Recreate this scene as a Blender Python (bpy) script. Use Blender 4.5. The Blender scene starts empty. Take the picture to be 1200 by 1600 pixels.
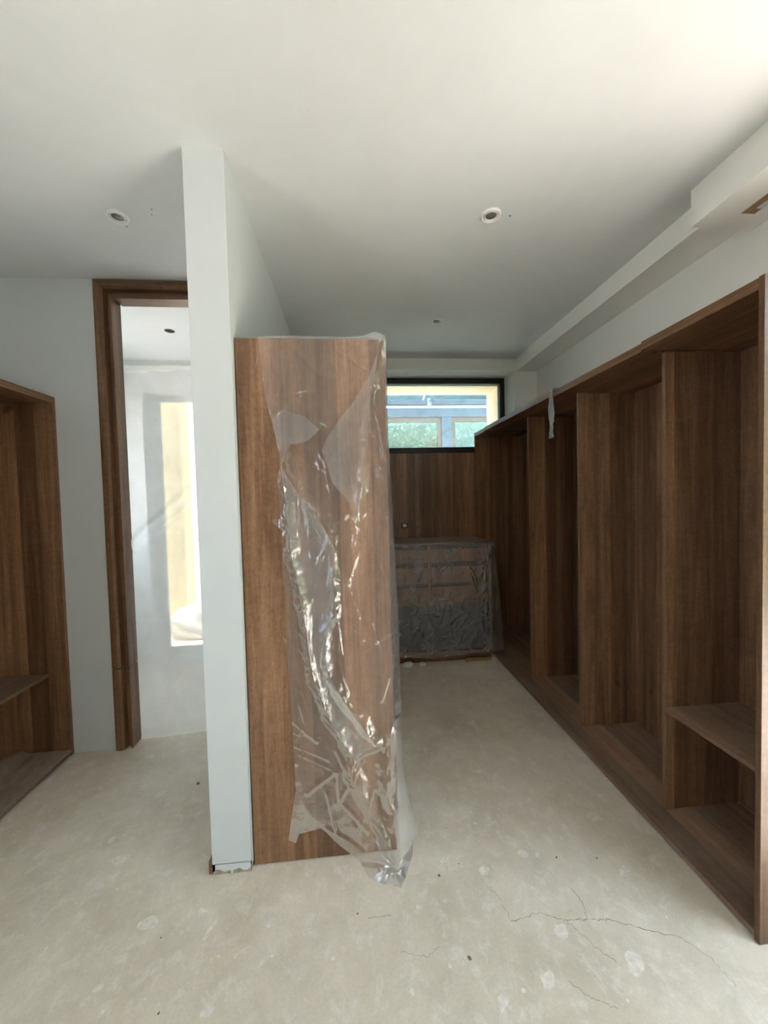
import bpy, bmesh, math, random
from mathutils import Vector, Matrix, noise
random.seed(7)
SC = bpy.context.scene
COL = SC.collection

# ---------------------------------------------------------------- camera
F_PX, PITCH, YAW, ROLL, CAM_H = 587.8, .0337, .0863, .0261, 1.4763
cy, sy, cp, sp, cr, sr = math.cos(YAW), math.sin(YAW), math.cos(PITCH), math.sin(PITCH), math.cos(ROLL), math.sin(ROLL)
r0 = Vector((cy, -sy, 0)); fw = Vector((cp*sy, cp*cy, -sp)); u0 = Vector((sp*sy, sp*cy, cp))
rt = cr*r0 - sr*u0; up = sr*r0 + cr*u0
cam = bpy.data.objects.new('camera', bpy.data.cameras.new('camera'))
COL.objects.link(cam)
m = Matrix.Identity(4)
for i in range(3):
    m[i][0] = rt[i]; m[i][1] = up[i]; m[i][2] = -fw[i]
m[2][3] = CAM_H
cam.matrix_world = m
cam.data.sensor_fit = 'HORIZONTAL'; cam.data.sensor_width = 36
cam.data.lens = F_PX/1200*36
cam.data.clip_start = .02
SC.camera = cam

# ---------------------------------------------------------------- sky, sun, exposure
wd = bpy.data.worlds.new('sky'); SC.world = wd; wd.use_nodes = True
bg = wd.node_tree.nodes['Background']
bg.inputs['Color'].default_value = (.72, .87, 1.08, 1); bg.inputs['Strength'].default_value = 4.5
sun = bpy.data.objects.new('sun', bpy.data.lights.new('sun', 'SUN'))
COL.objects.link(sun)
sun.data.energy = 17.0; sun.data.angle = .0093; sun.data.color = (1, .96, .96)
sun.rotation_euler = Vector((.28, .05, .96)).to_track_quat('Z', 'Y').to_euler()
vs = SC.view_settings
vs.view_transform = 'Standard'; vs.look = 'None'; vs.gamma = 1; vs.use_curve_mapping = False
vs.exposure = 0.96
SC.cycles.max_bounces = 14; SC.cycles.diffuse_bounces = 10; SC.cycles.transparent_max_bounces = 24
SC.cycles.sample_clamp_indirect = 6
SC.cycles.use_denoising = True

# ---------------------------------------------------------------- materials
def new_mat(name):
    mt = bpy.data.materials.new(name); mt.use_nodes = True
    nt = mt.node_tree; nt.nodes.clear()
    return mt, nt
def N(nt, t, **kw):
    n = nt.nodes.new(t)
    for k, v in kw.items():
        if k.startswith('i_'):
            key = k[2:].replace('_', ' ')
            n.inputs[int(key) if key.isdigit() else key].default_value = v
        else: setattr(n, k, v)
    return n
def math_n(nt, op, a, b=None, c=None):
    n = nt.nodes.new('ShaderNodeMath'); n.operation = op
    for i, v in enumerate((a, b, c)):
        if v is None: continue
        if isinstance(v, (int, float)): n.inputs[i].default_value = v
        else: nt.links.new(v, n.inputs[i])
    return n.outputs[0]
def ramp(nt, fac, stops):
    n = nt.nodes.new('ShaderNodeValToRGB')
    el = n.color_ramp.elements
    while len(el) < len(stops): el.new(.5)
    for e, (p, c) in zip(el, stops):
        e.position = p; e.color = c if len(c) == 4 else (*c, 1)
    nt.links.new(fac, n.inputs[0])
    return n.outputs[0]
def mixc(nt, fac, a, b, mode='MIX'):
    n = nt.nodes.new('ShaderNodeMix'); n.data_type = 'RGBA'; n.blend_type = mode
    for i, v in ((0, fac), (6, a), (7, b)):
        if isinstance(v, (int, float)): n.inputs[i].default_value = v
        elif isinstance(v, tuple): n.inputs[i].default_value = (*v, 1) if len(v) == 3 else v
        else: nt.links.new(v, n.inputs[i])
    return n.outputs[2]
def pos(nt): return nt.nodes.new('ShaderNodeNewGeometry').outputs['Position']
def noise_n(nt, vec, scale, detail=3, rough=.55, dist=0, typ=None):
    n = nt.nodes.new('ShaderNodeTexNoise')
    if typ: n.noise_type = typ
    n.inputs['Scale'].default_value = scale; n.inputs['Detail'].default_value = detail
    n.inputs['Roughness'].default_value = rough; n.inputs['Distortion'].default_value = dist
    if vec is not None: nt.links.new(vec, n.inputs['Vector'])
    return n.outputs['Fac']
def scaled(nt, vec, s):
    n = nt.nodes.new('ShaderNodeVectorMath'); n.operation = 'MULTIPLY'
    nt.links.new(vec, n.inputs[0]); n.inputs[1].default_value = s
    return n.outputs[0]
def out(nt, sh):
    o = nt.nodes.new('ShaderNodeOutputMaterial'); nt.links.new(sh, o.inputs['Surface'])
def principled(nt, col, rough, bump=None, bstr=.2, bdist=.01, metal=0, spec=.5):
    p = nt.nodes.new('ShaderNodeBsdfPrincipled')
    for key, v in (('Base Color', col), ('Roughness', rough)):
        if isinstance(v, tuple): p.inputs[key].default_value = (*v, 1)
        elif isinstance(v, (int, float)): p.inputs[key].default_value = v
        else: nt.links.new(v, p.inputs[key])
    p.inputs['Metallic'].default_value = metal
    p.inputs['Specular IOR Level'].default_value = spec
    if bump is not None:
        b = nt.nodes.new('ShaderNodeBump'); b.inputs['Strength'].default_value = bstr; b.inputs['Distance'].default_value = bdist
        nt.links.new(bump, b.inputs['Height']); nt.links.new(b.outputs[0], p.inputs['Normal'])
    return p.outputs[0]

def plain(name, col, rough=.6, var=.06, scale=14, metal=0, bstr=.08, spec=.5):
    mt, nt = new_mat(name); P = pos(nt)
    n = noise_n(nt, P, scale, 4)
    lo = tuple(c*(1-var) for c in col); hi = tuple(min(1, c*(1+var)) for c in col)
    c = ramp(nt, n, [(.3, lo), (.7, hi)])
    out(nt, principled(nt, c, rough, noise_n(nt, P, scale*6, 3), bstr, .004, metal, spec))
    return mt

def wall_paint(name, col, smear=.05):
    mt, nt = new_mat(name); P = pos(nt)
    a = noise_n(nt, P, 1.3, 4, .6, .8); b = noise_n(nt, P, 5, 3, .6, 1.5)
    f = math_n(nt, 'ADD', math_n(nt, 'MULTIPLY', a, .65), math_n(nt, 'MULTIPLY', b, .35))
    c = ramp(nt, f, [(.35, tuple(x*(1-smear) for x in col)), (.62, col)])
    out(nt, principled(nt, c, .62, noise_n(nt, P, 60, 4), .12, .004, 0, .35))
    return mt

def wood(name, horizontal=0, dust=0., tint=1.0, width=.115):
    """walnut laminate printed in narrow staves; grain runs along z, or along y on horizontal boards"""
    mt, nt = new_mat(name); P = pos(nt)
    sep = N(nt, 'ShaderNodeSeparateXYZ'); nt.links.new(P, sep.inputs[0])
    x, y, z = sep.outputs
    if horizontal == 2: s = math_n(nt, 'ADD', z, math_n(nt, 'MULTIPLY', y, 1.3)); g = x
    elif horizontal: s = math_n(nt, 'ADD', x, math_n(nt, 'MULTIPLY', z, 3.1)); g = y
    else: s = math_n(nt, 'ADD', x, math_n(nt, 'MULTIPLY', y, 1.0)); g = z
    vor = N(nt, 'ShaderNodeTexVoronoi', voronoi_dimensions='1D', feature='F1')
    vor.inputs['Scale'].default_value = 1/width; vor.inputs['Randomness'].default_value = .8
    nt.links.new(s, vor.inputs['W'])
    idc = N(nt, 'ShaderNodeSeparateXYZ'); nt.links.new(vor.outputs['Color'], idc.inputs[0])
    cid = idc.outputs[0]
    # grain coordinate
    comb = N(nt, 'ShaderNodeCombineXYZ')
    nt.links.new(math_n(nt, 'MULTIPLY', s, 1), comb.inputs[0])
    nt.links.new(math_n(nt, 'ADD', math_n(nt, 'MULTIPLY', g, .055), math_n(nt, 'MULTIPLY', cid, 7.)), comb.inputs[1])
    nt.links.new(math_n(nt, 'MULTIPLY', cid, 13.), comb.inputs[2])
    G = comb.outputs[0]
    broad = noise_n(nt, G, 16, 4, .6, 1.2)
    fine = noise_n(nt, G, 120, 3, .6, .3)
    comb2 = N(nt, 'ShaderNodeCombineXYZ')
    nt.links.new(s, comb2.inputs[0]); nt.links.new(math_n(nt, 'MULTIPLY', g, .5), comb2.inputs[1]); nt.links.new(cid, comb2.inputs[2])
    knot = noise_n(nt, comb2.outputs[0], 5.5, 2, .5, 1.0)
    pores = noise_n(nt, comb2.outputs[0], 150, 2, .5)
    T = tint
    c = ramp(nt, broad, [(.25, (.155*T, .079*T, .040*T)), (.5, (.285*T, .155*T, .086*T)), (.78, (.40*T, .232*T, .136*T))])
    cv = ramp(nt, cid, [(0, (.58, .56, .54)), (.3, (.86, .84, .82)), (.65, (1.08, 1.06, 1.04)), (1, (1.42, 1.37, 1.30))])
    c = mixc(nt, 1., c, cv, 'MULTIPLY')
    comb3 = N(nt, 'ShaderNodeCombineXYZ')
    nt.links.new(math_n(nt, 'MULTIPLY', s, 3.), comb3.inputs[0]); nt.links.new(math_n(nt, 'MULTIPLY', g, 5.), comb3.inputs[1]); nt.links.new(math_n(nt, 'MULTIPLY', cid, 31.), comb3.inputs[2])
    c = mixc(nt, .45, c, ramp(nt, noise_n(nt, comb3.outputs[0], 6, 4, .6, .9), [(.3, (.70, .69, .68)), (.7, (1.22, 1.21, 1.2))]), 'MULTIPLY')
    comb4 = N(nt, 'ShaderNodeCombineXYZ')
    nt.links.new(s, comb4.inputs[0]); nt.links.new(math_n(nt, 'MULTIPLY', g, .02), comb4.inputs[1])
    c = mixc(nt, .7, c, ramp(nt, noise_n(nt, comb4.outputs[0], 12, 3, .6, .2), [(.36, (.60, .58, .56)), (.52, (1, 1, 1)), (.72, (1.2, 1.2, 1.2))]), 'MULTIPLY')
    c = mixc(nt, .55, c, ramp(nt, fine, [(.3, (.62, .60, .58)), (.7, (1.18, 1.18, 1.18))]), 'MULTIPLY')
    c = mixc(nt, .35, c, ramp(nt, pores, [(.35, (.6, .6, .6)), (.6, (1.1, 1.1, 1.1))]), 'MULTIPLY')
    c = mixc(nt, ramp(nt, knot, [(.74, (0, 0, 0)), (.84, (1, 1, 1))]), c, (.05*T, .014*T, .007*T))
    rgh = .33
    if dust:
        d = math_n(nt, 'MULTIPLY', ramp(nt, noise_n(nt, P, 4, 5, .65, .6), [(.3, (.3, .3, .3)), (.7, (1, 1, 1))]), dust)
        c = mixc(nt, d, c, (.34, .29, .24)); rgh = .6
    out(nt, principled(nt, c, rgh, fine, .10, .002, 0, .45))
    return mt

def film_mat(name, veil=.2, white=(.86, .87, .90), crinkle=9., bstr=.55, rough=.16, spec=1.0, var=.35):
    """thin clear polythene: mostly see-through, milky veil, Fresnel gloss on crinkles"""
    mt, nt = new_mat(name); P = pos(nt)
    h = noise_n(nt, scaled(nt, P, (1, 1, .45)), crinkle, 5, .6, 1.2, 'RIDGED_MULTIFRACTAL')
    h2 = noise_n(nt, P, crinkle*4, 3, .6, .8)
    hh = math_n(nt, 'ADD', math_n(nt, 'MULTIPLY', h, .5), math_n(nt, 'MULTIPLY', h2, .35))
    b = N(nt, 'ShaderNodeBump'); b.inputs['Strength'].default_value = bstr; b.inputs['Distance'].default_value = .008
    nt.links.new(hh, b.inputs['Height'])
    tr = N(nt, 'ShaderNodeBsdfTransparent'); tr.inputs[0].default_value = (.97, .97, .97, 1)
    df = N(nt, 'ShaderNodeBsdfDiffuse'); df.inputs[0].default_value = (*white, 1)
    tl = N(nt, 'ShaderNodeBsdfTranslucent'); tl.inputs[0].default_value = (*white, 1)
    gl = N(nt, 'ShaderNodeBsdfGlossy'); gl.inputs['Roughness'].default_value = rough; gl.inputs[0].default_value = (spec, spec, spec, 1)
    for s in (df, tl, gl): nt.links.new(b.outputs[0], s.inputs['Normal'])
    ml = N(nt, 'ShaderNodeMixShader'); ml.inputs[0].default_value = .45
    nt.links.new(df.outputs[0], ml.inputs[1]); nt.links.new(tl.outputs[0], ml.inputs[2])
    mv = N(nt, 'ShaderNodeMixShader')
    v = ramp(nt, noise_n(nt, P, 6, 4, .6, .8), [(.3, (veil*(1-var),)*3), (.75, (min(1, veil*(1+var)),)*3)])
    nt.links.new(v, mv.inputs[0]); nt.links.new(tr.outputs[0], mv.inputs[1]); nt.links.new(ml.outputs[0], mv.inputs[2])
    fr = N(nt, 'ShaderNodeFresnel'); fr.inputs['IOR'].default_value = 1.5; nt.links.new(b.outputs[0], fr.inputs['Normal'])
    mg = N(nt, 'ShaderNodeMixShader'); nt.links.new(math_n(nt, 'MINIMUM', math_n(nt, 'MULTIPLY', fr.outputs[0], 1.3), .6), mg.inputs[0])
    nt.links.new(mv.outputs[0], mg.inputs[1]); nt.links.new(gl.outputs[0], mg.inputs[2])
    out(nt, mg.outputs[0])
    return mt

def glass_mat(name, haze=.06, tint=(.86, .95, .96)):
    mt, nt = new_mat(name); P = pos(nt)
    tr = N(nt, 'ShaderNodeBsdfTransparent'); tr.inputs[0].default_value = (*tint, 1)
    df = N(nt, 'ShaderNodeBsdfTranslucent'); df.inputs[0].default_value = (.8, .88, .9, 1)
    gl = N(nt, 'ShaderNodeBsdfGlossy'); gl.inputs['Roughness'].default_value = .02
    mv = N(nt, 'ShaderNodeMixShader')
    nt.links.new(ramp(nt, noise_n(nt, P, 9, 5, .7, 1.), [(.35, (haze*.4,)*3), (.75, (haze*1.8,)*3)]), mv.inputs[0])
    nt.links.new(tr.outputs[0], mv.inputs[1]); nt.links.new(df.outputs[0], mv.inputs[2])
    mg = N(nt, 'ShaderNodeMixShader'); fr = N(nt, 'ShaderNodeFresnel')
    nt.links.new(fr.outputs[0], mg.inputs[0]); nt.links.new(mv.outputs[0], mg.inputs[1]); nt.links.new(gl.outputs[0], mg.inputs[2])
    out(nt, mg.outputs[0])
    return mt

def screed(name):
    mt, nt = new_mat(name); P = pos(nt)
    big = noise_n(nt, P, 1.6, 5, .6, .6); mid = noise_n(nt, P, 6, 6, .7, .3)
    c = ramp(nt, big, [(.3, (.63, .55, .43)), (.5, (.72, .645, .525)), (.72, (.78, .715, .61))])
    c = mixc(nt, .5, c, ramp(nt, mid, [(.3, (.78, .77, .75)), (.7, (1.14, 1.14, 1.14))]), 'MULTIPLY')
    # pale scuffs and dust
    sc = noise_n(nt, scaled(nt, P, (1, .8, 1)), 16, 8, .78, .35)
    c = mixc(nt, math_n(nt, 'MULTIPLY', ramp(nt, sc, [(.51, (0, 0, 0)), (.66, (1, 1, 1))]), .65), c, (.86, .81, .74))
    # small white specks
    vo = N(nt, 'ShaderNodeTexVoronoi', feature='F1'); vo.inputs['Scale'].default_value = 17
    nt.links.new(P, vo.inputs['Vector'])
    rnd = N(nt, 'ShaderNodeSeparateXYZ'); nt.links.new(vo.outputs['Color'], rnd.inputs[0])
    thr = math_n(nt, 'MULTIPLY', math_n(nt, 'SUBTRACT', rnd.outputs[0], .55), .22)
    sp_ = math_n(nt, 'LESS_THAN', math_n(nt, 'ADD', vo.outputs['Distance'], math_n(nt, 'MULTIPLY', math_n(nt, 'SUBTRACT', noise_n(nt, P, 90, 2), .5), .12)), thr)
    c = mixc(nt, math_n(nt, 'MULTIPLY', sp_, .7), c, (.90, .86, .78))
    # dark grit
    vo2 = N(nt, 'ShaderNodeTexVoronoi', feature='F1'); vo2.inputs['Scale'].default_value = 11
    nt.links.new(P, vo2.inputs['Vector'])
    r2 = N(nt, 'ShaderNodeSeparateXYZ'); nt.links.new(vo2.outputs['Color'], r2.inputs[0])
    dk = math_n(nt, 'LESS_THAN', vo2.outputs['Distance'], math_n(nt, 'MULTIPLY', math_n(nt, 'SUBTRACT', r2.outputs[1], .8), .16))
    c = mixc(nt, math_n(nt, 'MULTIPLY', dk, .7), c, (.14, .12, .09))
    fin = noise_n(nt, P, 120, 4, .7)
    c = mixc(nt, .35, c, ramp(nt, fin, [(.3, (.82, .82, .82)), (.7, (1.12, 1.12, 1.12))]), 'MULTIPLY')
    bm_ = math_n(nt, 'ADD', math_n(nt, 'MULTIPLY', mid, .6), math_n(nt, 'MULTIPLY', sc, .5))
    out(nt, principled(nt, c, .55, bm_, .35, .012, 0, .4))
    return mt

M = {}
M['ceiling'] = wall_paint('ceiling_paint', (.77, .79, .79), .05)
M['wall'] = wall_paint('wall_paint', (.67, .70, .71), .03)  # paint darkened in colour to offset excess light on column and doorway wall
M['wallr'] = wall_paint('wall_paint_lifted', (.85, .845, .80), .04)  # lighter copy of the same paint, making up in colour for weak light
M['core'] = plain('bare_plaster_core', (.42, .36, .28), .9, .25, 40)
M['floor'] = screed('floor_screed')
M['splat'] = plain('plaster_splash', (.80, .73, .645), .8, .14, 60)
M['crack'] = plain('crack_shadow', (.30, .25, .19), .9, .2, 40)
M['chip'] = plain('dark_chip', (.20, .17, .13), .8, .3, 40)
M['wood'] = wood('walnut_upright')
M['wood_h'] = wood('walnut_flat_dusty', True, .42)
M['wood_top'] = wood('walnut_flat', True)
M['casing'] = wood('walnut_casing', 0, 0, .62, .4)
M['casing_x'] = wood('walnut_casing_head', 2, 0, .62, .4)
M['edge'] = plain('walnut_edge_band', (.20, .115, .065), .5, .15, 60)
M['batten'] = plain('raw_timber', (.36, .22, .11), .7, .15, 30)
M['film'] = film_mat('polythene_film', .095, bstr=.22, spec=.8)
M['film2'] = film_mat('polythene_doubled', .16, crinkle=14, bstr=.45)
M['filmc'] = film_mat('polythene_over_chest', .20, (.92, .90, .90), crinkle=16, bstr=.28, rough=.28, spec=1.0)
M['films'] = film_mat('polythene_strip', .5, (.9, .9, .92), crinkle=60, bstr=1.0, rough=.2)
M['filmw'] = film_mat('polythene_wrap', .30, (.84, .88, .95), crinkle=10, bstr=.5)
M['filmd'] = film_mat('polythene_doorway', .50, (.90, .92, .91), crinkle=1.4, bstr=.02, rough=.3, spec=.6, var=.08)
M['sheet'] = plain('dusty_sheet', (.30, .22, .16), .55, .2, 9)
M['dark'] = plain('black_aluminium', (.012, .012, .014), .45, .2, 30)
M['frame'] = plain('brown_grey_frame', (.16, .12, .09), .5, .15, 12)
M['tint'] = glass_mat('tinted_roof_glass', .10, (.36, .60, .68))
M['tint2'] = glass_mat('dimming_glass', .05, (.62, .62, .60))  # tint added to cut sky light entering the bathroom window
M['steel'] = plain('blue_grey_steel', (.10, .13, .17), .5, .15, 8)
M['bracket'] = plain('galvanised', (.30, .32, .34), .45, .15, 30, .6)
M['glass'] = glass_mat('window_glass', .06, (.80, .86, .86))
M['cream'] = plain('cream_render', (.84, .66, .46), .85, .08, 6, 0, .2)
M['stone'] = plain('yellow_limestone', (.84, .68, .38), .85, .14, 7, 0, .3)
M['paving'] = plain('pale_paving', (.84, .75, .64), .85, .08, 3)
M['leaf'] = plain('leaf_green', (.13, .19, .08), .6, .45, 5)
M['ring'] = plain('downlight_white', (.88, .87, .84), .4, .02, 20)
M['lens'] = plain('downlight_lens', (.16, .16, .15), .25, .2, 60)
M['mark'] = plain('grey_mark', (.18, .17, .15), .9, .2, 30)
M['hole'] = plain('dark_hole', (.02, .018, .015), .9, .2, 30)
M['foil'] = plain('crumpled_foil', (.62, .63, .62), .3, .3, 60, .5, .5)
M['white'] = plain('white_scrap', (.80, .80, .78), .7, .06, 25)
M['grey'] = plain('niche_shade_grey', (.055, .055, .06), .5, .2, 20)  # shade of the chest niche as a flat colour
M['plastic_blk'] = plain('dark_box', (.03, .03, .03), .5, .2, 30)

# ---------------------------------------------------------------- geometry helpers
WLOC = {}
def box(bm, x0, x1, y0, y1, z0, z1, bev=0):
    v = [bm.verts.new((x, y, z)) for z in (z0, z1) for y in (y0, y1) for x in (x0, x1)]
    fs = [bm.faces.new([v[i] for i in q]) for q in ((0, 2, 3, 1), (4, 5, 7, 6), (0, 1, 5, 4), (2, 6, 7, 3), (0, 4, 6, 2), (1, 3, 7, 5))]
    if bev:
        es = set(e for f in fs for e in f.edges)
        bmesh.ops.bevel(bm, geom=list(es), offset=bev, segments=1, affect='EDGES')
def B(*a, bev=0):
    bm = bmesh.new(); box(bm, *a, bev=bev); return bm
def Bs(*boxes, bev=0):
    bm = bmesh.new()
    for b in boxes: box(bm, *b, bev=bev)
    return bm
def prism(bm, poly, axis, a, b):
    """extrude a 2D polygon along an axis ('x','y','z') from a to b"""
    def pt(p, t):
        return {'x': (t, p[0], p[1]), 'y': (p[0], t, p[1]), 'z': (p[0], p[1], t)}[axis]
    lo = [bm.verts.new(pt(p, a)) for p in poly]; hi = [bm.verts.new(pt(p, b)) for p in poly]
    n = len(poly)
    bm.faces.new(lo); bm.faces.new(hi[::-1])
    for i in range(n): bm.faces.new((lo[i], hi[i], hi[(i+1) % n], lo[(i+1) % n]))
    bmesh.ops.recalc_face_normals(bm, faces=bm.faces)
def grid_bm(fn, nu, nv, bm=None):
    bm = bm or bmesh.new()
    vs_ = [[bm.verts.new(fn(i/nu, j/nv)) for i in range(nu+1)] for j in range(nv+1)]
    for j in range(nv):
        for i in range(nu):
            bm.faces.new((vs_[j][i], vs_[j][i+1], vs_[j+1][i+1], vs_[j+1][i]))
    return bm
def obj(name, bm, mat, parent=None, smooth=False):
    bb = [v.co for v in bm.verts]
    lo = Vector((min(v[i] for v in bb) for i in range(3))); hi = Vector((max(v[i] for v in bb) for i in range(3)))
    o0 = Vector(((lo.x+hi.x)/2, (lo.y+hi.y)/2, lo.z))
    for v in bm.verts: v.co -= o0
    me = bpy.data.meshes.new(name); bm.to_mesh(me); bm.free()
    if smooth:
        for p in me.polygons: p.use_smooth = True
    me.materials.append(M[mat])
    o = bpy.data.objects.new(name, me); COL.objects.link(o)
    WLOC[o] = o0
    if parent is not None:
        o.parent = parent; o.location = o0 - WLOC[parent]
    else: o.location = o0
    return o
def thing(name, label, cat, loc, group=None):
    o = bpy.data.objects.new(name, None); COL.objects.link(o)
    o.location = loc; WLOC[o] = Vector(loc); o.empty_display_size = .1
    return tag(o, label, cat, group)
def tag(o, label, cat, group=None, kind=None):
    o['label'] = label; o['category'] = cat
    if group: o['group'] = group
    if kind: o['kind'] = kind
    return o
def struct(name, bm, mat, label=None):
    o = obj(name, bm, mat); o['kind'] = 'structure'
    if label: o['label'] = label
    return o

# ---------------------------------------------------------------- the room shell
H = 2.80
XP0, XP1, YC = -.587, -.438, 1.494          # partition
XR, XL, YR = 1.835, -2.26, -3.0             # right wall, left wall, rear wall
YW = 2.37                                   # doorway wall
YB, YF = 3.56, 3.80                         # beam face, window/panelling plane
floor = struct('floor', B(XL-.3, XR+.0, YR, 4.2, -.12, 0), 'floor', 'dusty beige screed floor with scuffs and plaster splashes')
ceil = struct('ceiling', B(XL-.3, XR+.3, YR-.2, 4.2, H, H+.2), 'ceiling', 'white painted ceiling with recessed downlights')
# partition with ragged plaster foot
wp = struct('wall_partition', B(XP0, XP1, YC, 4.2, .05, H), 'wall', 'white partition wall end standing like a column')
obj('core', B(XP0+.010, XP1-.002, YC+.010, 4.2, 0, .052), 'core', wp)
def ragged(axis, a0, a1, c0, c1, seed):
    rnd = random.Random(seed); n = max(4, int(abs(a1-a0)/.014)); bm = bmesh.new()
    bot = [(a0+(a1-a0)*i/n, .018+.018*rnd.random()**2) for i in range(n+1)]
    poly = bot + [(a1, .052), (a0, .052)]
    prism(bm, poly, axis, c0, c1); return bm
obj('plaster_edge', ragged('y', XP0, XP1, YC, YC+.010, 1), 'wall', wp)
obj('plaster_edge', ragged('x', YC+.0, YC+.06, XP1-.0018, XP1, 2), 'wall', wp)
obj('plaster_edge', ragged('x', YC, YC+.9, XP0, XP0+.010, 3), 'wall', wp)
for k, xd in enumerate((-.517,)):
    obj('plaster_drip', B(xd, xd+.006, YC+.001, YC+.012, .0, .045), 'wall', wp)
bb_ = struct('baseboard_partition', B(XP0-.019, XP0-.001, YC+.012, YW-.05, .0, .055, bev=.002), 'casing', 'short brown skirting board behind the partition end')
# doorway wall on the left
DX0, DX1 = -1.457, XP0+.001
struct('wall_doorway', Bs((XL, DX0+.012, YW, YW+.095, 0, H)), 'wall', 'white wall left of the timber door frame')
struct('wall_left', Bs((XL-.25, XL, YR, -.9, 0, H), (XL-.25, XL, -.9, .1, 0, .9), (XL-.25, XL, -.9, .1, 2.2, H), (XL-.25, XL, .1, 2.85, 0, H), (XL-.25, XL, 2.85, 3.4, 0, .9), (XL-.25, XL, 2.85, 3.4, 2.3, H), (XL-.25, XL, 3.4, 4.2, 0, H)), 'wall')  # both openings are added, to let fill sky light in
# right wall with the glazed door off frame
RD0, RD1, RDZ = -.45, .88, 2.5
struct('wall_right', Bs((XR, XR+.25, RD1, 4.2, 0, H), (XR, XR+.25, YR, RD0, 0, H), (XR, XR+.25, RD0, RD1, RDZ, H)), 'wallr')
# rear wall behind the camera
struct('wall_rear', B(XL-.25, XR+.25, YR-.2, YR, -.1, H), 'wall')
def frame_window(name, x0, x1, y0, y1, z0, z1, t, bars, axis, mat='dark'):
    bs = []
    if axis == 'y':
        bs = [(x0, x1, y0, y1, z0, z0+t), (x0, x1, y0, y1, z1-t, z1), (x0, x0+t, y0, y1, z0+t, z1-t), (x1-t, x1, y0, y1, z0+t, z1-t)]
        bs += [(b-t/2, b+t/2, y0, y1, z0+t, z1-t) for b in bars]
    else:
        bs = [(x0, x1, y0, y1, z0, z0+t), (x0, x1, y0, y1, z1-t, z1), (x0, x1, y0, y0+t, z0+t, z1-t), (x0, x1, y1-t, y1, z0+t, z1-t)]
        bs += [(x0, x1, b-t/2, b+t/2, z0+t, z1-t) for b in bars]
    return struct(name, Bs(*bs, bev=.003), mat)
frame_window('door_2', XR+.08, XR+.14, RD0, RD1, .0, RDZ, .05, (.2,), 'x')
frame_window('fill_window_left', XL-.15, XL-.1, -.9, .1, .9, 2.2, .05, (), 'x')  # added off-frame window, lets fill light onto the right side
# window wall at the back of the dressing room (cream render outside)
WX0, WX1, WZ0, WZ1 = -.15, 1.611, 1.935, 2.692
EXX0, EXX1, EXZ1 = WX0+.03, WX1-.045, WZ1-.06
struct('wall_back', Bs((XP1, XR, YF+.02, 4.2, 0, WZ0+.03), (XP1, WX0+.02, YF+.02, 4.2, WZ0+.03, H), (EXX1, XR, YF+.07, 4.2, WZ0+.03, H),
                       (WX1, XR, YF+.02, YF+.07, WZ0-.3, H), (WX0+.02, EXX1, YF+.07, 4.2, EXZ1, H)), 'cream')
trim1 = struct('trim_1', B(XP1, 1.609, YB, YF, 2.692, H), 'wallr', 'white beam over the long window')
struct('trim_4', B(1.609, XR, YB, YF, 2.136, H), 'wallr', 'white pier right of the long window')
trim2 = struct('trim_2', B(1.622, XR, 1.56, YB, 2.680, H), 'wallr', 'white boxed soffit along the right wall')
BX, BY, BZ = 1.532, 1.578, 2.642
trim3 = struct('trim_3', Bs((BX, 1.672, YR, BY, BZ, H), (1.742, XR, YR, BY, BZ, H), (1.672, 1.742, 1.495, BY, BZ, H)), 'wallr', 'deeper white bulkhead with an open slot')
obj('slot_board', B(1.672, 1.742, YR, 1.495, BZ+.005, H), 'batten', trim3)
obj('slot_smear', B(1.715, 1.742, 1.42, 1.462, BZ+.002, BZ+.0055), 'wall', trim3)
# window frame
win = struct('window_1', Bs((WX0, WX1, YF, YF+.07, WZ1-.055, WZ1), (WX0, WX1, YF, YF+.07, WZ0, WZ0+.058), (WX0, WX0+.05, YF, YF+.07, WZ0+.058, WZ1-.055), (WX1-.05, WX1, YF, YF+.07, WZ0+.058, WZ1-.055), bev=.003), 'dark', 'long high window with a black aluminium frame')
obj('pane', B(WX0+.05, WX1-.05, YF+.03, YF+.038, WZ0+.058, WZ1-.055), 'glass', win)
# ceiling screw holes and filler marks
for (x, y, r) in ((-.851, 1.809, .0025), (-.867, 1.84, .0025), (.787, 1.762, .0045), (-1.022, 1.924, .0025)):
    bm = bmesh.new(); bmesh.ops.create_cone(bm, cap_ends=True, segments=10, radius1=r, radius2=r, depth=.003, matrix=Matrix.Translation((x, y, H-.001)))
    obj('screw_hole', bm, 'mark', ceil)

# ---- bathroom beyond the doorway
YBB = 3.65
BWX0, BWX1, BWZ0, BWZ1 = -1.88, -.75, .02, 2.52
struct('wall_bathroom', Bs((XL, BWX0, YBB, 4.0, 0, H), (BWX1, XP0, YBB, 4.0, 0, H), (BWX0, BWX1, YBB, 4.0, BWZ1, H), (BWX0, BWX1, YBB, 4.0, -.1, BWZ0)), 'wallr')
struct('trim_5', B(XL, XP0, YBB-.03, YBB, 2.70, 2.745), 'wallr', 'small white cornice in the bathroom')
bw = frame_window('window_3', BWX0, BWX1, YBB+.22, YBB+.27, BWZ0, BWZ1, .035, (-1.1,), 'y', 'ring')
obj('pane', B(BWX0+.035, BWX1-.035, YBB+.24, YBB+.246, BWZ0+.035, BWZ1-.035), 'tint2', bw)

# ---- outside
struct('ground', B(-14, 14, -14, 16, -.35, -.125), 'paving')

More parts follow.
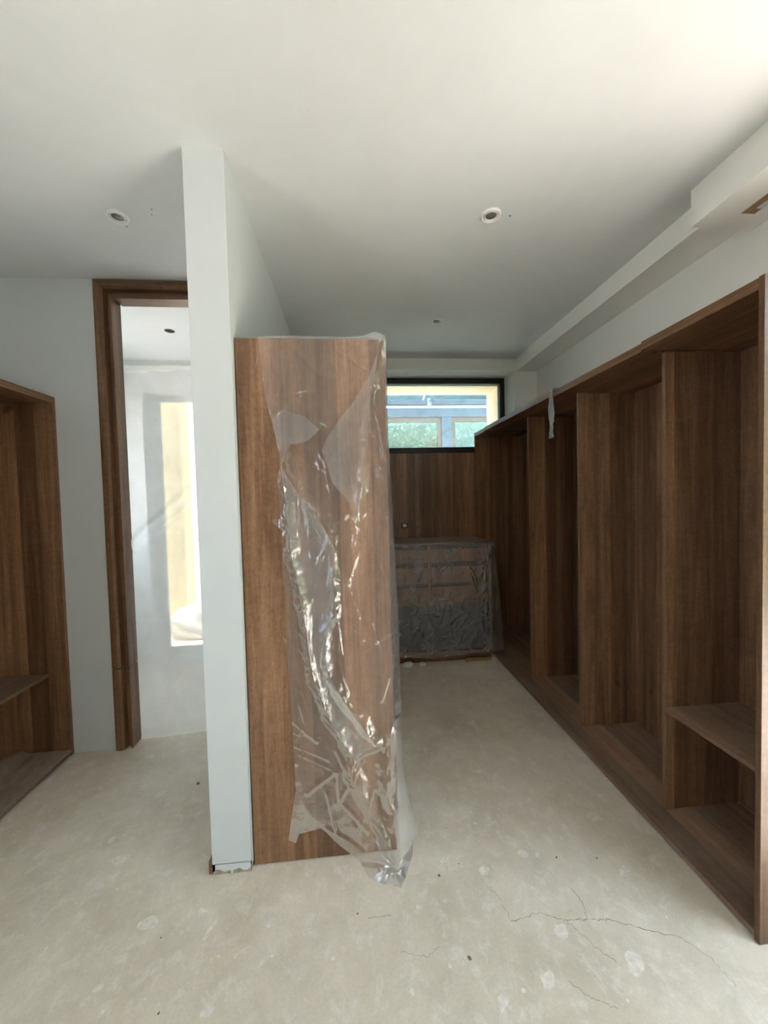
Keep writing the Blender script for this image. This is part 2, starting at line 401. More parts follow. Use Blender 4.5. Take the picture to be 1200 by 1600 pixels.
# ---------------------------------------------------------------- timber door frame
dr = bpy.data.objects.new('door_1', None); COL.objects.link(dr); dr.location = ((DX0+DX1)/2, YW, 0); WLOC[dr] = Vector(dr.location)
dr['kind'] = 'structure'; dr['label'] = 'walnut door frame reaching up to the ceiling'
def casing_poly(x, s):      # stepped moulding profile in (x, y); s = direction into the opening
    return [(x, YW-.012), (x+s*.026, YW-.016), (x+s*.036, YW-.016), (x+s*.048, YW-.004), (x+s*.052, YW+.030), (x+s*.076, YW+.030), (x+s*.077, YW+.006), (x+s*.088, YW+.006), (x+s*.088, YW+.098), (x+s*.004, YW+.098)]
for x, s in ((DX0, 1), (DX1, -1)):
    for z0, z1, nm in ((0, .497, 'lower_jamb'), (.503, 2.79, 'upper_jamb')):
        bm = bmesh.new(); prism(bm, casing_poly(x, s), 'z', z0, z1)
        if z0 > 0:
            for v in bm.verts:
                if v.co.z > 2.7: v.co.z = 2.795-abs(v.co.x-x)      # mitred to the head
        obj(nm, bm, 'casing', dr)
bm = bmesh.new()
prism(bm, [(YW-.012, 2.795), (YW-.016, 2.769), (YW-.016, 2.759), (YW-.004, 2.747), (YW+.030, 2.743), (YW+.030, 2.719), (YW+.006, 2.718), (YW+.006, 2.696), (YW+.098, 2.696), (YW+.098, 2.795)], 'x', DX0+.0045, DX1-.0045)
for v in bm.verts: v.co.x = DX0+(2.795-v.co.z) if v.co.x < -1 else DX1-(2.795-v.co.z)
obj('head', bm, 'casing_x', dr)

# ---------------------------------------------------------------- wardrobes
TH = .018
def wardrobe(name, label, xf, d, y0, y1, divs, zt, joints, shelves, near=True, far=True, film_base=False):
    """open carcass; xf = front plane, d = +1 / -1 direction into the depth; runs from y0 to y1"""
    xs, xb = xf+d*.110, xf+d*.473
    root = thing(name, label, 'wardrobe', ((xf+xb)/2, (y0+y1)/2, 0))
    X = lambda a, b: (min(a, b), max(a, b))
    # base boards
    cuts = [y0] + [j for j in divs] + [y1]
    for a, b in zip(cuts, cuts[1:]):
        obj('base_board', B(*X(xf, xb), a+.0006, b-.0006, .010, .030, bev=.0015), 'wood_h', root)
    obj('plinth', B(*X(xf+d*.012, xf+d*.03), y0+.01, y1-.01, 0, .010), 'hole', root)
    # top boards with open joints and slightly uneven heights
    cuts = [y0] + joints + [y1]
    for k, (a, b) in enumerate(zip(cuts, cuts[1:])):
        dz = (0, -.006, .003, -.002)[k % 4]
        obj('top_board', B(*X(xf+d*(.0, .002, .001, .003)[k % 4], xb), a+.0015, b-.0015, zt-.037+dz, zt+dz, bev=.0015), 'wood_top', root)
    if near: obj('end_panel', B(*X(xf-d*.001, xb+d*.006), y0-TH, y0, .0, zt+.002, bev=.001), 'wood', root)
    if far: obj('end_panel', B(*X(xf, xb), y1, y1+TH, .0, zt, bev=.001), 'wood', root)
    zlo, zhi = .0305, zt-.0435
    for yd in divs:
        o = obj('divider', B(*X(xs, xb-d*.001), yd, yd+TH, zlo, zhi, bev=.001), 'wood', root)
        obj('edge_band', B(*X(xs-d*.0012, xs-d*.0001), yd+.0005, yd+TH-.0005, zlo, zhi), 'edge', o)
    bays = [y0] + divs + [y1]
    for a, b in zip(bays, bays[1:]):
        a2 = a+(TH if a != y0 else 0)/2; b2 = b+(TH/2 if b != y1 else 0); mid = (a2+b2)/2
        for p, q in ((a2, mid), (mid, b2)):
            obj('back_panel', B(*X(xb, xb+d*.012), p+.0002, q-.0002, .0305, zt-.044, bev=.0012), 'wood', root)
    obj('back_rail', B(*X(xb, xb+d*.012), y0, y1, zt-.0438, zt+.0), 'wood_top', root)
    for bay, z in shelves:
        a = bays[bay]+(TH if bay else 0); b = bays[bay+1]
        s = obj('shelf', B(*X(xs-d*.004, xb-d*.002), a+.001, b-.001, z-TH, z, bev=.001), 'wood_h', root)
        obj('edge_band', B(*X(xs-d*.0052, xs-d*.0041), a+.001, b-.001, z-TH, z), 'edge', s)
    return root
wr = wardrobe('open_wardrobe', 'long open walnut wardrobe run along the right wall with a low shelf', 1.278, 1, 1.082, 3.775, [1.553, 2.186, 2.836], 2.133, [1.56, 2.284, 3.50], [(0, .505)])
wl = wardrobe('open_wardrobe', 'open walnut wardrobe against the left wall with sheet-covered base', -1.702, -1, 1.15, 2.352, [], 2.119, [], [(0, .50)])
wc = wardrobe('open_wardrobe', 'walnut wardrobe against the white partition with polythene over its end panel', .148, -1, 1.551, 3.10, [2.05, 2.58], 2.115, [2.06], [(0, .505)])
# wide finished end panel of the middle wardrobe, tight to the partition
obj('end_panel', B(-.4335, .1505, 1.5255, 1.5328, .004, 2.1175, bev=.001), 'wood', wc)
for x, z in ((-.40, .05), (-.06, .06), (.11, .055)):
    bm = bmesh.new(); bmesh.ops.create_cone(bm, cap_ends=True, segments=12, radius1=.007, radius2=.006, depth=.003, matrix=Matrix.Translation((x, 1.5245, z)) @ Matrix.Rotation(math.pi/2, 4, 'X'))
    obj('screw_cap', bm, 'edge', wc)

# walnut lining on the back wall under the window
pan = thing('wall_panelling', 'walnut panelling under the long window behind the drawer chest', 'panelling', (.4, 3.80, 0))
for a, b in ((XP1+.002, .13), (.131, .70), (.701, 1.276)):
    obj('panel', B(a, b, 3.792, 3.818, 0, 1.934, bev=.001), 'wood', pan)

# ---------------------------------------------------------------- chest of drawers
CX0, CX1, CY0, CY1, CZ = .14, 1.236, 3.292, 3.790, 1.068
ch = thing('drawer_chest', 'low walnut chest with six drawers wrapped in polythene under the window', 'chest', ((CX0+CX1)/2, (CY0+CY1)/2, 0))
cm = (CX0+CX1)/2 - .012
obj('top_board', B(CX0, CX1, CY0-.004, CY1, 1.052, CZ, bev=.002), 'wood_top', ch)
for x in (CX0, CX1-TH): obj('side_panel', B(x, x+TH, CY0, CY1, .0, 1.0515, bev=.001), 'wood', ch)
obj('centre_panel', B(cm-.012, cm+.012, CY0+.003, CY1-.02, .541, 1.0515), 'wood', ch)
obj('back_panel', B(CX0+TH+.001, CX1-TH-.001, CY1-.014, CY1, .07, 1.051), 'wood', ch)
obj('middle_board', B(CX0+TH+.001, CX1-TH-.001, CY0+.003, CY1-.015, .522, .540), 'wood_top', ch)
obj('bottom_board', B(CX0+TH+.001, CX1-TH-.001, CY0+.003, CY1-.015, .072, .090), 'wood_h', ch)
obj('niche_shade', B(CX0+TH+.001, CX1-TH-.001, CY0+.035, CY0+.05, .0905, .5215), 'grey', ch)  # dark sheet standing in for the shade inside the open niche
obj('plinth', B(CX0+TH+.001, CX1-TH-.001, CY0+.012, CY0+.03, 0, .071), 'casing', ch)
for z0, z1 in ((.896, 1.020), (.712, .862), (.5405, .683)):
    for a, b in ((CX0+TH+.003, cm-.014), (cm+.014, CX1-TH-.003)):
        d_ = obj('drawer', B(a, b, CY0, CY0+.02, z0, z1, bev=.0015), 'wood', ch)
        obj('finger_gap', B(a, b, CY0+.014, CY0+.02, z1+.0005, z1+.029), 'hole', d_)

# ---------------------------------------------------------------- recessed downlights
def ring_bm(x, y, prof, seg=40):
    bm = bmesh.new(); rows = []
    for r, dz in prof:
        rows.append([bm.verts.new((x+r*math.cos(2*math.pi*k/seg), y+r*math.sin(2*math.pi*k/seg), H+dz)) for k in range(seg)])
    for a, b in zip(rows, rows[1:]):
        for k in range(seg): bm.faces.new((a[k], a[(k+1) % seg], b[(k+1) % seg], b[k]))
    return bm
def downlight(x, y, label):
    t = thing('downlight', label, 'downlight', (x, y, H-.009), 'recessed ceiling downlights')
    obj('trim_ring', ring_bm(x, y, [(.047, -.0002), (.047, -.005), (.043, -.009), (.036, -.009), (.033, -.002)]), 'ring', t, True)
    obj('tilt_ring', ring_bm(x, y, [(.0325, -.0015), (.031, -.007), (.028, -.008), (.0255, -.002)]), 'ring', t, True)
    obj('lens', ring_bm(x, y, [(.0253, -.0025), (.016, -.0015), (.012, -.005), (.0005, -.006)]), 'lens', t, True)
downlight(-1.025, 1.860, 'white round downlight in ceiling left of the partition, before the doorway')
downlight(.694, 1.763, 'white round downlight in ceiling nearest the camera, right of the partition')
downlight(.674, 2.810, 'white round downlight in ceiling nearest the long window')
bl = thing('downlight_hole', 'dark open downlight hole in the bathroom ceiling seen through doorway', 'hole', (-1.339, 3.037, H-.004))
obj('rim', ring_bm(-1.339, 3.037, [(.038, -.0002), (.037, -.002), (.033, -.001)]), 'core', bl)
obj('void', ring_bm(-1.339, 3.037, [(.0335, -.0008), (.0005, -.0008)]), 'hole', bl)

# ---------------------------------------------------------------- polythene film over the end panel
def interp(x, xs, ys):
    if x <= xs[0]: return ys[0]
    for i in range(len(xs)-1):
        if x <= xs[i+1]: return ys[i]+(ys[i+1]-ys[i])*(x-xs[i])/(xs[i+1]-xs[i])
    return ys[-1]
LEFT = [(-0.294, 0.097), (-0.278, 0.197), (-0.259, 0.301), (-0.259, 0.459), (-0.267, 0.669), (-0.27, 0.799), (-0.276, 0.929), (-0.27, 1.031), (-0.277, 1.184), (-0.275, 1.311), (-0.279, 1.407), (-0.28, 1.45), (-0.288, 1.513), (-0.283, 1.575), (-0.266, 1.632), (-0.275, 1.675), (-0.298, 1.786), (-0.325, 1.91), (-0.331, 1.995), (-0.34, 2.12)]
lz, lx = [p[1] for p in LEFT], [p[0] for p in LEFT]
OUT = [(.215, 0), (.246, .067), (.213, .184), (.188, .327), (.187, .605), (.186, .881), (.179, 1.153), (.170, 1.423), (.162, 1.688), (.160, 1.951), (.156, 2.12)]
oz, ox = [p[1] for p in OUT], [p[0] for p in OUT]
BOTX = [-.294, -.264, -.255, -.165, -.14, -.102, -.052, -.013]
BOTZ = [.097, .083, .12, .137, .115, .071, .02, 0]
RIDGES = [  # (points, height, half width)
    ([(.14, 2.10), (.106, 1.959), (.082, 1.834), (.074, 1.707), (.035, 1.505), (.016, 1.372)], .020, .035),
    ([(.13, 2.09), (.009, 1.847), (-.038, 1.797), (-.109, 1.672), (-.07, 1.545), (-.009, 1.468), (.016, 1.372)], .014, .05),
    ([(-.34, 2.10), (-.298, 1.786), (-.266, 1.632)], .018, .03),
    ([(-.266, 1.632), (-.227, 1.699), (-.165, 1.71), (-.114, 1.755)], .022, .04),
    ([(-.29, 1.80), (-.20, 1.86), (-.16, 1.90)], .012, .03),
    ([(-.267, 1.617), (-.245, 1.386), (-.235, 1.233), (-.21, 1.105), (-.189, .975), (-.176, .819), (-.124, .619), (-.021, .439)], .030, .035),
    ([(-.021, .439), (-.034, .373), (-.004, .317), (.033, .232), (.083, .133), (.146, .0)], .030, .04),
    ([(-.267, 1.617), (-.173, 1.472), (-.089, 1.33), (-.075, 1.2), (-.086, 1.021), (-.126, .959), (-.126, .816), (-.07, .707), (.074, .476), (-.021, .439)], .026, .04),
    ([(.13, .50), (.11, .30), (.146, .02)], .028, .045),
    ([(.155, 2.1), (.155, 1.2), (.158, .5), (.16, 0)], .006, .02),
    ([(.016, 1.372), (.0, 1.25), (-.03, 1.10), (.02, .9)], .012, .03),
]
def seg_d(px, pz, a, b):
    ax, az = a; bx, bz = b; dx, dz = bx-ax, bz-az
    t = max(0, min(1, ((px-ax)*dx+(pz-az)*dz)/(dx*dx+dz*dz+1e-9)))
    return math.hypot(px-ax-t*dx, pz-az-t*dz)
def crumple(x, z, s=1.):
    p = Vector((x*9*s, .3, z*5*s))
    r = 1-abs(noise.noise(p))*1.6
    q = 1-abs(noise.noise(Vector((x*26*s+4, 1.7, z*18*s))))*1.5
    return .6*r+.3*q
RC = random.Random(11); CREASE = []
for k in range(95):
    x, z = RC.uniform(-.30, .16), RC.uniform(.05, 2.1); a = RC.gauss(1.75, .55); l = RC.uniform(.03, .11)
    CREASE.append((x-l*math.cos(a), z-l*math.sin(a), x+l*math.cos(a), z+l*math.sin(a), RC.uniform(.002, .006), RC.uniform(.006, .014), l))
def film_off(x, z):
    d = .004 + .006*max(0, crumple(x, z, .7))
    best = 0
    for ax, az, bx, bz, h, w, l in CREASE:
        if abs((az+bz)/2-z) > l+w or abs((ax+bx)/2-x) > l+w: continue
        dd = seg_d(x, z, (ax, az), (bx, bz))
        if dd < w: d += h*(1-dd/w)
    jx = .016*noise.noise(Vector((x*14, z*14, 2)))+.008*noise.noise(Vector((x*40, z*40, 5))); jz = .016*noise.noise(Vector((x*14, z*14, 8)))
    x += jx; z += jz
    for pts, h, w in RIDGES:
        dd = min(seg_d(x, z, a, b) for a, b in zip(pts, pts[1:]))
        if dd < w: best = max(best, h*(.75+.5*noise.noise(Vector((x*9, z*9, 4))))*(1-dd/w)**1.2)
    return d+best
YP = 1.5245
def film_pt(u, v):
    uf = min(u/.72, 1.0)
    xb = -.294+(.157+.294)*uf                          # x along the hem
    zb = interp(xb, BOTX, BOTZ)
    ext = 0 if xb < -.013 else interp(xb, [-.013, .03, .084, .141, .16], [0, .085, .10, .085, .07])
    top_over = .30
    Ltot = top_over + (2.122-max(zb, .006)) + ext
    s = v*Ltot
    if s < top_over:                                   # lying on the top of the wardrobe
        y = YP-.006+(top_over-s); z = 2.1225 + .006*max(0, crumple(uf*.5, y))
        k = math.exp(-((uf-.93)/.09)**2)*math.exp(-((top_over-s-.05)/.06)**2)
        z += .035*k
        x = -.34+(.149+.34)*uf
        if u > .72: x = .149+.02*(u-.72)
        return Vector((x, y, z))
    z = 2.122-(s-top_over); e = 0
    if z < .006: e = .006-z; z = .006
    x0 = interp(z, lz, lx)
    x = x0+(.156-x0)*uf
    off = film_off(x, z)
    flare = max(0, (.42-z)/.42)**2*.045*max(0, min(1, (x+.05)/.15))
    y = YP-off-flare-e
    if e > 0:
        x += e*(.2*(uf-.8)); z = .004+.012*max(0, crumple(x*1.5, y*1.5))*min(1, e/.04)
    if u > .72:                                        # wraps round the corner and along the open front
        w = (u-.72)/.28
        xo = interp(z, oz, ox)
        if w < .35:
            k = w/.35; x = .156+(xo-.156)*math.sin(k*math.pi/2); y = y+(1.565-y)*k
        else:
            k = (w-.35)/.65; x = xo+(.163-xo)*k*.8+.004*noise.noise(Vector((z*6, k*5, 2))); y = 1.565+k*.85
        x += .006*(crumple(y, z)-.5)
        x = max(x, .154)
        if e > 0: z = .004+.01*abs(noise.noise(Vector((x*20, y*20, 0))))
    return Vector((x, y, z))
fm = thing('plastic_film', 'crumpled clear polythene film hanging over the wardrobe end panel', 'plastic film', (-.05, 1.49, .0))
obj('drape', grid_bm(lambda u, v: film_pt(u*.72, v), 104, 330), 'film', fm, True)
obj('side_wrap', grid_bm(lambda u, v: film_pt(.72+.28*u, v), 36, 330), 'filmw', fm, True)
def patch(poly, lift, rounds=4):
    bm = bmesh.new()
    f = bm.faces.new([bm.verts.new((x, 0, z)) for x, z in poly])
    bmesh.ops.triangulate(bm, faces=[f])
    for _ in range(rounds):
        bmesh.ops.subdivide_edges(bm, edges=[e for e in bm.edges if e.calc_length() > .02], cuts=1)
        bmesh.ops.triangulate(bm, faces=bm.faces[:])
    for v in bm.verts:
        v.co.y = YP-film_off(v.co.x, v.co.z)-lift-.006*max(0, crumple(v.co.x, v.co.z, 2.2))
    return bm
VPOLY = [(.127, 2.072), (.081, 1.959), (.009, 1.847), (-.038, 1.797), (-.095, 1.71), (-.109, 1.672), (-.07, 1.545), (-.009, 1.468), (.016, 1.372), (.027, 1.39), (.035, 1.505), (.057, 1.568), (.074, 1.707), (.082, 1.834), (.106, 1.959)]
SPOLY = [(-.267, 1.617), (-.216, 1.523), (-.173, 1.472), (-.125, 1.395), (-.089, 1.33), (-.06, 1.25), (-.086, 1.021), (-.126, .959), (-.126, .816), (-.07, .707), (-.009, .597), (.074, .476), (-.021, .439), (-.076, .523), (-.124, .619), (-.15, .765), (-.176, .819), (-.189, .975), (-.21, 1.105), (-.235, 1.233), (-.245, 1.386)]
FPOLY = [(-.266, 1.632), (-.227, 1.699), (-.165, 1.71), (-.114, 1.755), (-.174, 1.81), (-.259, 1.836), (-.300, 1.80)]
for pl in (VPOLY, SPOLY, FPOLY): obj('doubled_fold', patch(pl, .004), 'film2', fm, True)
for pl in ([(-.272, 1.362), (-.316, 1.402), (-.300, 1.412), (-.276, 1.407), (-.262, 1.385)], [(-.274, .908), (-.297, .952), (-.285, .94), (-.270, .925)], [(-.335, 2.068), (-.352, 2.007), (-.376, 1.968), (-.360, 1.985), (-.338, 2.03)]):
    obj('torn_flap', patch(pl, .006, 2), 'film2', fm, True)

# ---------------------------------------------------------------- film over the chest
CC = []
for k in range(150):
    x, z = RC.uniform(.15, 1.25), RC.uniform(.08, 1.06); a = RC.gauss(1.2, .6); l = RC.uniform(.03, .12)
    CC.append((x-l*math.cos(a), z-l*math.sin(a), x+l*math.cos(a), z+l*math.sin(a), RC.uniform(.004, .010), RC.uniform(.008, .018), l))
def chest_off(x, z):
    d = 0
    for ax, az, bx, bz, h, w, l in CC:
        if abs((az+bz)/2-z) > l+w or abs((ax+bx)/2-x) > l+w: continue
        dd = seg_d(x, z, (ax, az), (bx, bz))
        if dd < w: d = max(d, h*(1-dd/w))
    return d+.006+.016*max(0, crumple(x*1.1+3, z*1.3, 1.0))+.006*max(0, crumple(x+z*.8, z-x*.6, 2.0))
def chest_film(u, v):
    # u along the front then round the right end; v from the wall edge over the top and down
    top, down = .45, 1.072-.075
    s = v*(top+down)
    uf = min(u/.85, 1)
    if s < top:
        x = CX0+.012+(CX1-CX0)*uf; y = CY1-.03-(CY1-.03-CY0)*s/top
        z = CZ+.004+.012*max(0, crumple(x*1.4, y*1.4, 1.2))*(1 if uf < .98 else .3)
        if u > .85: w = (u-.85)/.15; x += .035*w; z -= .05*w*w
        if s > top*.85: y -= .01*((s-top*.85)/(top*.15))
        return Vector((x, y, z))
    k = (s-top)/down; z = CZ-.002-k*down + .012*math.sin(uf*9)*k
    fl = interp(k, [0, .07, .3, .55, 1], [.0, .05, .075, .095, .125])
    if u <= .85:
        x = CX0+.012+(CX1+.002-CX0-.012)*uf; y = CY0-.010-chest_off(x, z)-.018*k
    else:
        w = (u-.85)/.15
        x = CX1+.002+fl*math.sin(min(1, w*1.6)*math.pi/2) + .012*(crumple(w, z, 1)-.4)*w; y = CY0-.012-.018*k+.10*w**1.5*(1 if w < 1 else 1)
        x = max(x, CX1+.002); y = min(y, CY0+.10)
    return Vector((x, y, z))
cf = tag(obj('plastic_film', grid_bm(chest_film, 200, 190), 'filmc', None, True), 'crumpled clear polythene film draped over the drawer chest', 'plastic film')

# film across the doorway
def door_film(u, v):
    x = -1.475+(.86)*u; zt = 2.295+.05*u+.012*noise.noise(Vector((u*7, 0, 0)))
    z = .004+(zt-.004)*v
    y = 2.49+.03*u+.018*noise.noise(Vector((x*2.5, z*1.2, 5)))+.012*noise.noise(Vector((x*7+z*3.5, z*2.0-x*3, 1)))
    d = abs((z-1.20)-(x+1.42)*.95); y -= .022*math.exp(-(d/.03)**2)*(1 if x > -1.45 else 0)
    d = abs((z-1.17)-(x+1.42)*.80); y -= .014*math.exp(-(d/.02)**2)
    if v < .03: y -= .03*(1-v/.03)
    return Vector((x, y, z))
tag(obj('plastic_film', grid_bm(door_film, 70, 150), 'filmd', None, True), 'milky plastic sheet hanging across the doorway to the floor', 'plastic film')

# sheet lying on the base of the left wardrobe
def base_sheet(u, v):
    x = -1.690-.33*u; y = 1.17+1.17*v
    z = .0335+.012*max(0, crumple(x*1.2, y*.9))
    f = abs((x+1.70)+(y-1.95)*.62+.12); z += .022*math.exp(-(f/.025)**2)
    f = abs((x+1.93)+.05*math.sin(y*9)); z += .018*math.exp(-(f/.03)**2)
    if u < .04: z = .036
    return Vector((x, y, z))
tag(obj('protective_sheet', grid_bm(base_sheet, 40, 110), 'sheet', None, True), 'dusty brown protective sheet lying creased on the left wardrobe base', 'sheet')

# strip of film hanging from the right wardrobe's top
def strip(u, v):
    z = 2.150-.315*v; y = 2.252+.05*u+.012*v*(u-.3); x = 1.266-.005*math.sin(v*9+u*4)-.006*noise.noise(Vector((u*6, v*14, 3)))
    if v < .06: x += .05*(1-v/.06); z = 2.1395
    return Vector((x, y, z))
tag(obj('plastic_strip', grid_bm(strip, 8, 60), 'films', None, True), 'narrow crinkled clear plastic strip hanging from the right wardrobe top edge', 'plastic strip')

# socket cut-out in the panelling
sk = thing('socket_box', 'uncovered wall socket box with crumpled foil in the panelling above the chest', 'socket', (.537, 3.79, 1.185))
obj('back_box', Bs((.500, .572, 3.7855, 3.7915, 1.180, 1.186), (.500, .572, 3.7855, 3.7915, 1.222, 1.228), (.500, .506, 3.7855, 3.7915, 1.186, 1.222), (.566, .572, 3.7855, 3.7915, 1.186, 1.222)), 'plastic_blk', sk)
obj('cavity', B(.506, .566, 3.7895, 3.7915, 1.186, 1.222), 'hole', sk)
bm = bmesh.new(); bmesh.ops.create_icosphere(bm, subdivisions=3, radius=.017)
for v in bm.verts:
    v.co *= 1+.45*noise.noise(v.co*160); v.co.y *= .4; v.co.x *= 1.2
    v.co += Vector((.535, 3.783, 1.205))
obj('foil', bm, 'foil', sk)
bm = bmesh.new(); box(bm, .552, .571, 3.782, 3.7852, 1.206, 1.210); box(bm, .566, .588, 3.782, 3.785, 1.196, 1.200); obj('wire', bm, 'plastic_blk', sk)

# timber offcut and scraps in front of the chest plinth
tag(obj('timber_offcut', B(.985, 1.220, 3.258, 3.275, 0, .030, bev=.001), 'batten'), 'pale timber batten lying on the floor at the chest plinth', 'batten')
for k, (x, y, s, lab) in enumerate(((.455, 3.225, .028, 'larger white crumpled scrap on the floor before the chest'), (.585, 3.238, .019, 'smaller white crumpled scrap on the floor before the chest'))):
    bm = bmesh.new(); bmesh.ops.create_icosphere(bm, subdivisions=3, radius=s)
    for v in bm.verts:
        v.co *= 1+.6*noise.noise(v.co*70+Vector((k*9, 0, 0))); v.co.x *= 1.5; v.co.z = max(v.co.z*.9+s*.7, .001); v.co.x += x; v.co.y += y
    tag(obj('paper_scrap', bm, 'white'), lab, 'scrap', 'scraps by the chest')

# ---------------------------------------------------------------- marks on the floor: splashes, chips, cracks
def splat(x, y, r, asp, ang, seed, h=.0012, mat='splat', name='plaster_splash'):
    bm = bmesh.new(); n = 24; c = bm.verts.new((x, y, h)); rim = []
    for k in range(n):
        a = 2*math.pi*k/n; rr = r*(1+.7*noise.noise(Vector((math.cos(a)*.9+seed*3.1, math.sin(a)*.9, seed*1.7+.3)))+.2*noise.noise(Vector((math.cos(a)*2.6, math.sin(a)*2.6, seed*2.3))))
        px, py = rr*math.cos(a)*asp, rr*math.sin(a)
        rim.append(bm.verts.new((x+px*math.cos(ang)-py*math.sin(ang), y+px*math.sin(ang)+py*math.cos(ang), .0003)))
    for k in range(n): bm.faces.new((c, rim[k], rim[(k+1) % n]))
    obj(name, bm, mat, floor)
SPL = [(1.066, 1.58, .030, 1.3, 0), (.745, 2.36, .030, 1.2, .6), (.66, 1.45, .022, 1.3, .4), (.72, 1.44, .012, 1, 0), (.48, 1.40, .02, 1.2, .2), (.82, 1.72, .012, 1, 0), (.9, 1.55, .012, 1.6, 1),
       (.86, 1.50, .010, 1, 0), (.63, 1.93, .016, 1.6, .3), (.52, 1.62, .010, 1, 0), (.665, 1.177, .026, 1, 0), (-.528, 1.312, .010, 4.5, 1.2), (-.33, 1.30, .014, 1.4, .4), (-.58, 1.37, .016, 1.3, .9),
       (-.75, 1.35, .028, 1.2, .3), (-.42, 1.22, .009, 1.2, .4), (-.2, 1.26, .007, 1, 0), (-.46, 1.09, .013, 1.7, .7), (-.1, 1.18, .007, 1.4, 1.2), (.02, 1.34, .007, 1, .4), (.2, 1.30, .012, 1.2, .4), (.33, 1.46, .012, 1.5, 1.1),
       (.14, 1.07, .010, .8, .4), (.27, 1.12, .008, 1, 1.3), (.55, 1.05, .024, 1.2, .3), (.40, 1.02, .016, 1.4, .8), (-.82, 1.18, .010, 1.5, .3), (-1.0, 1.62, .03, 1.4, .6), (-1.12, 2.05, .022, 1.6, .5), (-.98, 2.12, .022, 1.3, 1.0),
       (-1.22, 2.28, .02, 1.2, .2), (-1.05, 2.30, .025, 1.5, .7), (-.9, 2.22, .02, 1.3, .5), (-1.02, 1.97, .018, 1.8, .9), (-1.1, 1.72, .016, 1.2, .4), (.95, 2.9, .012, 1.2, .4), (.5, 2.55, .009, 1, .4), (1.02, 1.34, .02, 1.5, .7), (.84, 1.06, .03, 1.2, 1.1), (.30, 1.72, .008, 1, 0), (.42, 1.9, .007, 1, 0)]
for k, (x, y, r, a, g) in enumerate(SPL): splat(x, y, r*.85, a, g, k)
for k, (x, y, r) in enumerate(((.30, 1.40, .008), (.39, 1.44, .004), (.79, 1.42, .006), (.335, 1.13, .009), (-.69, 1.30, .004), (-.02, 1.30, .005), (-.85, 2.02, .010), (-.68, 2.06, .006), (-.70, 1.83, .006), (.95, 1.40, .005), (-.60, 1.10, .005), (.6, 1.62, .004))):
    bm = bmesh.new(); bmesh.ops.create_icosphere(bm, subdivisions=1, radius=r*.7)
    for v in bm.verts:
        v.co *= 1+.5*noise.noise(v.co*200+Vector((k, 0, 0))); v.co.z = v.co.z*.45+r*.35; v.co.x += x; v.co.y += y
        v.co.z = max(v.co.z, .0)
    obj('grit', bm, 'chip', floor)
def crack(pts, w, seed):
    bm = bmesh.new(); rnd = random.Random(seed); P = []
    for (a, b) in zip(pts, pts[1:]):
        for k in range(10):
            t = k/10; P.append((a[0]+(b[0]-a[0])*t+rnd.uniform(-.004, .004), a[1]+(b[1]-a[1])*t+rnd.uniform(-.004, .004)))
    P.append(pts[-1]); L_, R_ = [], []
    for i, p in enumerate(P):
        q = P[min(i+1, len(P)-1)]; o_ = P[max(i-1, 0)]; d = Vector((q[0]-o_[0], q[1]-o_[1])).normalized(); ww = w*(.4+rnd.random())*.5
        L_.append(bm.verts.new((p[0]-d.y*ww, p[1]+d.x*ww, .0006))); R_.append(bm.verts.new((p[0]+d.y*ww, p[1]-d.x*ww, .0006)))
    for i in range(len(P)-1): bm.faces.new((L_[i], R_[i], R_[i+1], L_[i+1]))
    obj('crack', bm, 'crack', floor)
crack([(.514, 1.217), (.622, 1.235), (.70, 1.20), (.776, 1.195), (.85, 1.185), (.934, 1.151), (1.046, 1.11)], .0022, 1)
crack([(.70, 1.20), (.75, 1.12), (.79, 1.07)], .0014, 2)
crack([(.776, 1.195), (.79, 1.25), (.78, 1.30)], .0016, 3)
crack([(.514, 1.217), (.50, 1.30), (.46, 1.36)], .0012, 4)
crack([(.12, 1.17), (.2, 1.15), (.25, 1.17)], .0014, 5)
crack([(1.046, 1.11), (1.09, 1.05), (1.1, .98)], .0014, 6)
crack([(.02, 1.285), (.10, 1.282)], .002, 7)
crack([(.62, 1.04), (.66, 1.0), (.72, .97)], .0016, 8)

# ---------------------------------------------------------------- outside the long window
pg = thing('pergola', 'blue-grey steel framed canopy outside the long window', 'pergola', (1.0, 6.0, -.125))
for z0, z1, y0, y1 in ((2.962, 3.035, 5.93, 6.03), (2.770, 2.912, 5.95, 6.09)):
    obj('beam', B(-1.6, 3.6, y0, y1, z0, z1, bev=.004), 'steel', pg)
for x in (-1.2, 1.479, 3.2): obj('post', B(x, x+.168, 5.955, 6.08, -.125, 2.769, bev=.004), 'steel', pg)
for x in (-.9, 1.24): obj('bracket', B(x, x+.07, 5.90, 5.95, 2.93, 3.05, bev=.003), 'bracket', pg)
for x in (-.865, 1.275):
    bm = bmesh.new(); box(bm, -.018, .018, -.018, .018, 0, .9)
    bmesh.ops.transform(bm, matrix=Matrix.Translation((x, 5.92, 2.99)) @ Matrix.Rotation(.72, 4, 'Y') @ Matrix.Rotation(.25, 4, 'X'), verts=bm.verts)
    obj('strut', bm, 'steel', pg)
for a, b in ((-1.03, 1.478), (1.648, 3.199)):
    fr = obj('screen_frame', Bs((a, b, 5.99, 6.04, 2.700, 2.769), (a, a+.06, 5.99, 6.04, .0, 2.70), (b-.06, b, 5.99, 6.04, .0, 2.70), (a, b, 5.99, 6.04, -.06, 0)), 'frame', pg)
    obj('pane', B(a+.06, b-.06, 6.012, 6.018, 0, 2.70), 'glass', fr)
for a, b in ((-1.6, 1.19), (1.21, 3.6)):
    bm = bmesh.new(); prism(bm, [(5.30, 3.262), (6.10, 3.042), (6.10, 3.050), (5.30, 3.270)], 'x', a, b); obj('roof_pane', bm, 'tint', pg)
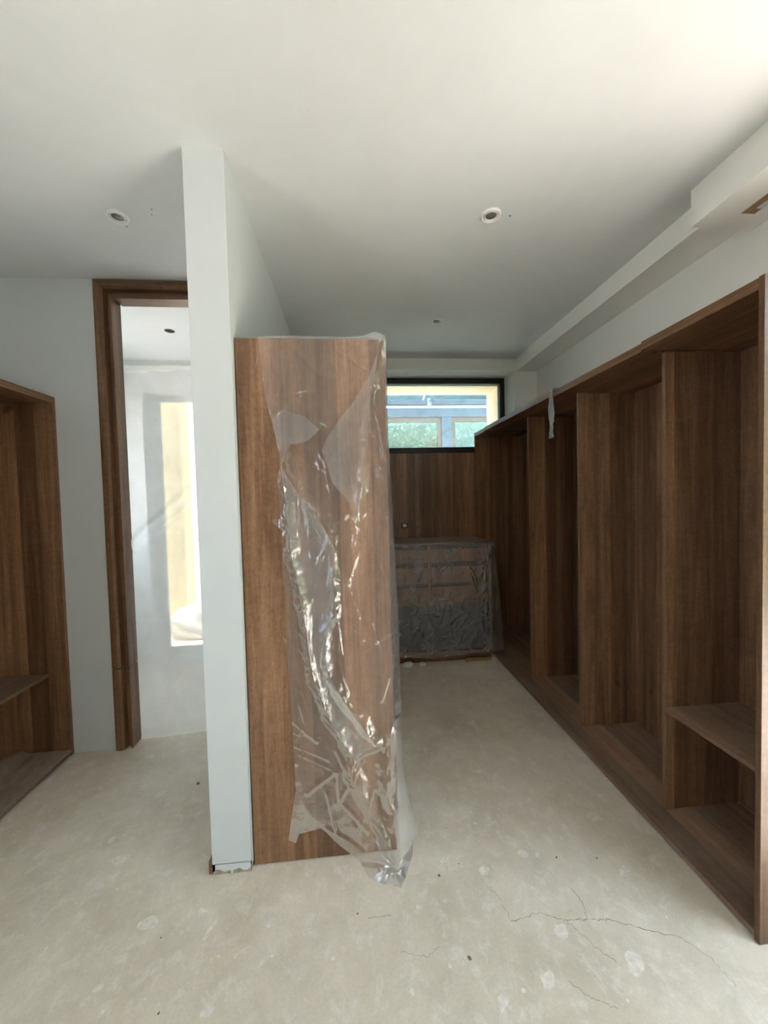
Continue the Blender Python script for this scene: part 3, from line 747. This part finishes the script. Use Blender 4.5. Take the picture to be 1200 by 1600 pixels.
# hedge
rnd = random.Random(3); bm = bmesh.new()
for k in range(9000):
    x = rnd.uniform(-2.5, 4.6); zt = 3.3+.18*math.sin(x*1.7)+.15*noise.noise(Vector((x*2, 0, 0)))-.10*max(0, x-1.8)
    z = rnd.uniform(.6, zt); y = 8.5+.25*noise.noise(Vector((x*1.2, z*1.2, 0)))+rnd.uniform(-.05, .35)
    s = rnd.uniform(.035, .075); R_ = Matrix.Rotation(rnd.uniform(0, 6.28), 4, 'Z') @ Matrix.Rotation(rnd.uniform(-1.1, 1.1), 4, 'X') @ Matrix.Rotation(rnd.uniform(0, 6.28), 4, 'Y')
    q = [bm.verts.new(Vector((x, y, z)) + R_ @ Vector(c)) for c in ((-s, 0, 0), (0, -s*.2, -s*.45), (s, 0, 0), (0, -s*.2, s*.45))]
    bm.faces.new(q)
hd = tag(obj('hedge', bm, 'leaf'), 'sunlit green hedge seen through the long window', 'hedge', None, 'stuff')
obj('hedge_core', grid_bm(lambda u, v: Vector((-2.5+7.1*u, 8.85+.1*noise.noise(Vector((u*20, v*8, 0))), -.12+3.42*v)), 40, 14), 'leaf', hd)

# unseen bank added off to the right, keeps low sky light out
def bank(u, v):
    y = -9+16.5*u; return Vector((5.2+2.2*v+.5*noise.noise(Vector((y*.6, v*3, 1))), y, -.12+4.2*v+.4*noise.noise(Vector((y*.8, v*3, 7)))*v))
tag(obj('sky_block_bank', grid_bm(bank, 60, 16), 'leaf', None, True), 'unseen dark green bank added to block low sky light', 'bank', None, 'stuff')
# garden wall and bundle outside the bathroom window
gw = thing('garden_wall', 'sunlit yellow limestone wall outside the bathroom window', 'garden wall', (-2.9, 4.95, -.12))
for r, (z0, z1) in enumerate(((-.12, .385), (.39, .93), (.935, 1.47), (1.475, 2.02), (2.025, 2.55), (2.555, 3.05))):
    cuts = [-4.2, -3.5 if r % 2 else -3.2, -2.75 if r % 2 else -2.60, -2.06]
    for a, b in zip(cuts, cuts[1:]): obj('stone_block', B(a+.003, b-.003, 4.85, 5.10, z0, z1, bev=.006), 'stone', gw)
bm = bmesh.new(); bmesh.ops.create_icosphere(bm, subdivisions=4, radius=.30)
for v in bm.verts:
    v.co *= 1+.18*noise.noise(v.co*6); v.co.x = v.co.x*1.4-1.66; v.co.y = v.co.y*.8+4.45; v.co.z = max(v.co.z*.95+.10, -.124)
tag(obj('white_bundle', bm, 'white', None, True), 'white rounded bundle on the ground outside the bathroom window', 'bundle')
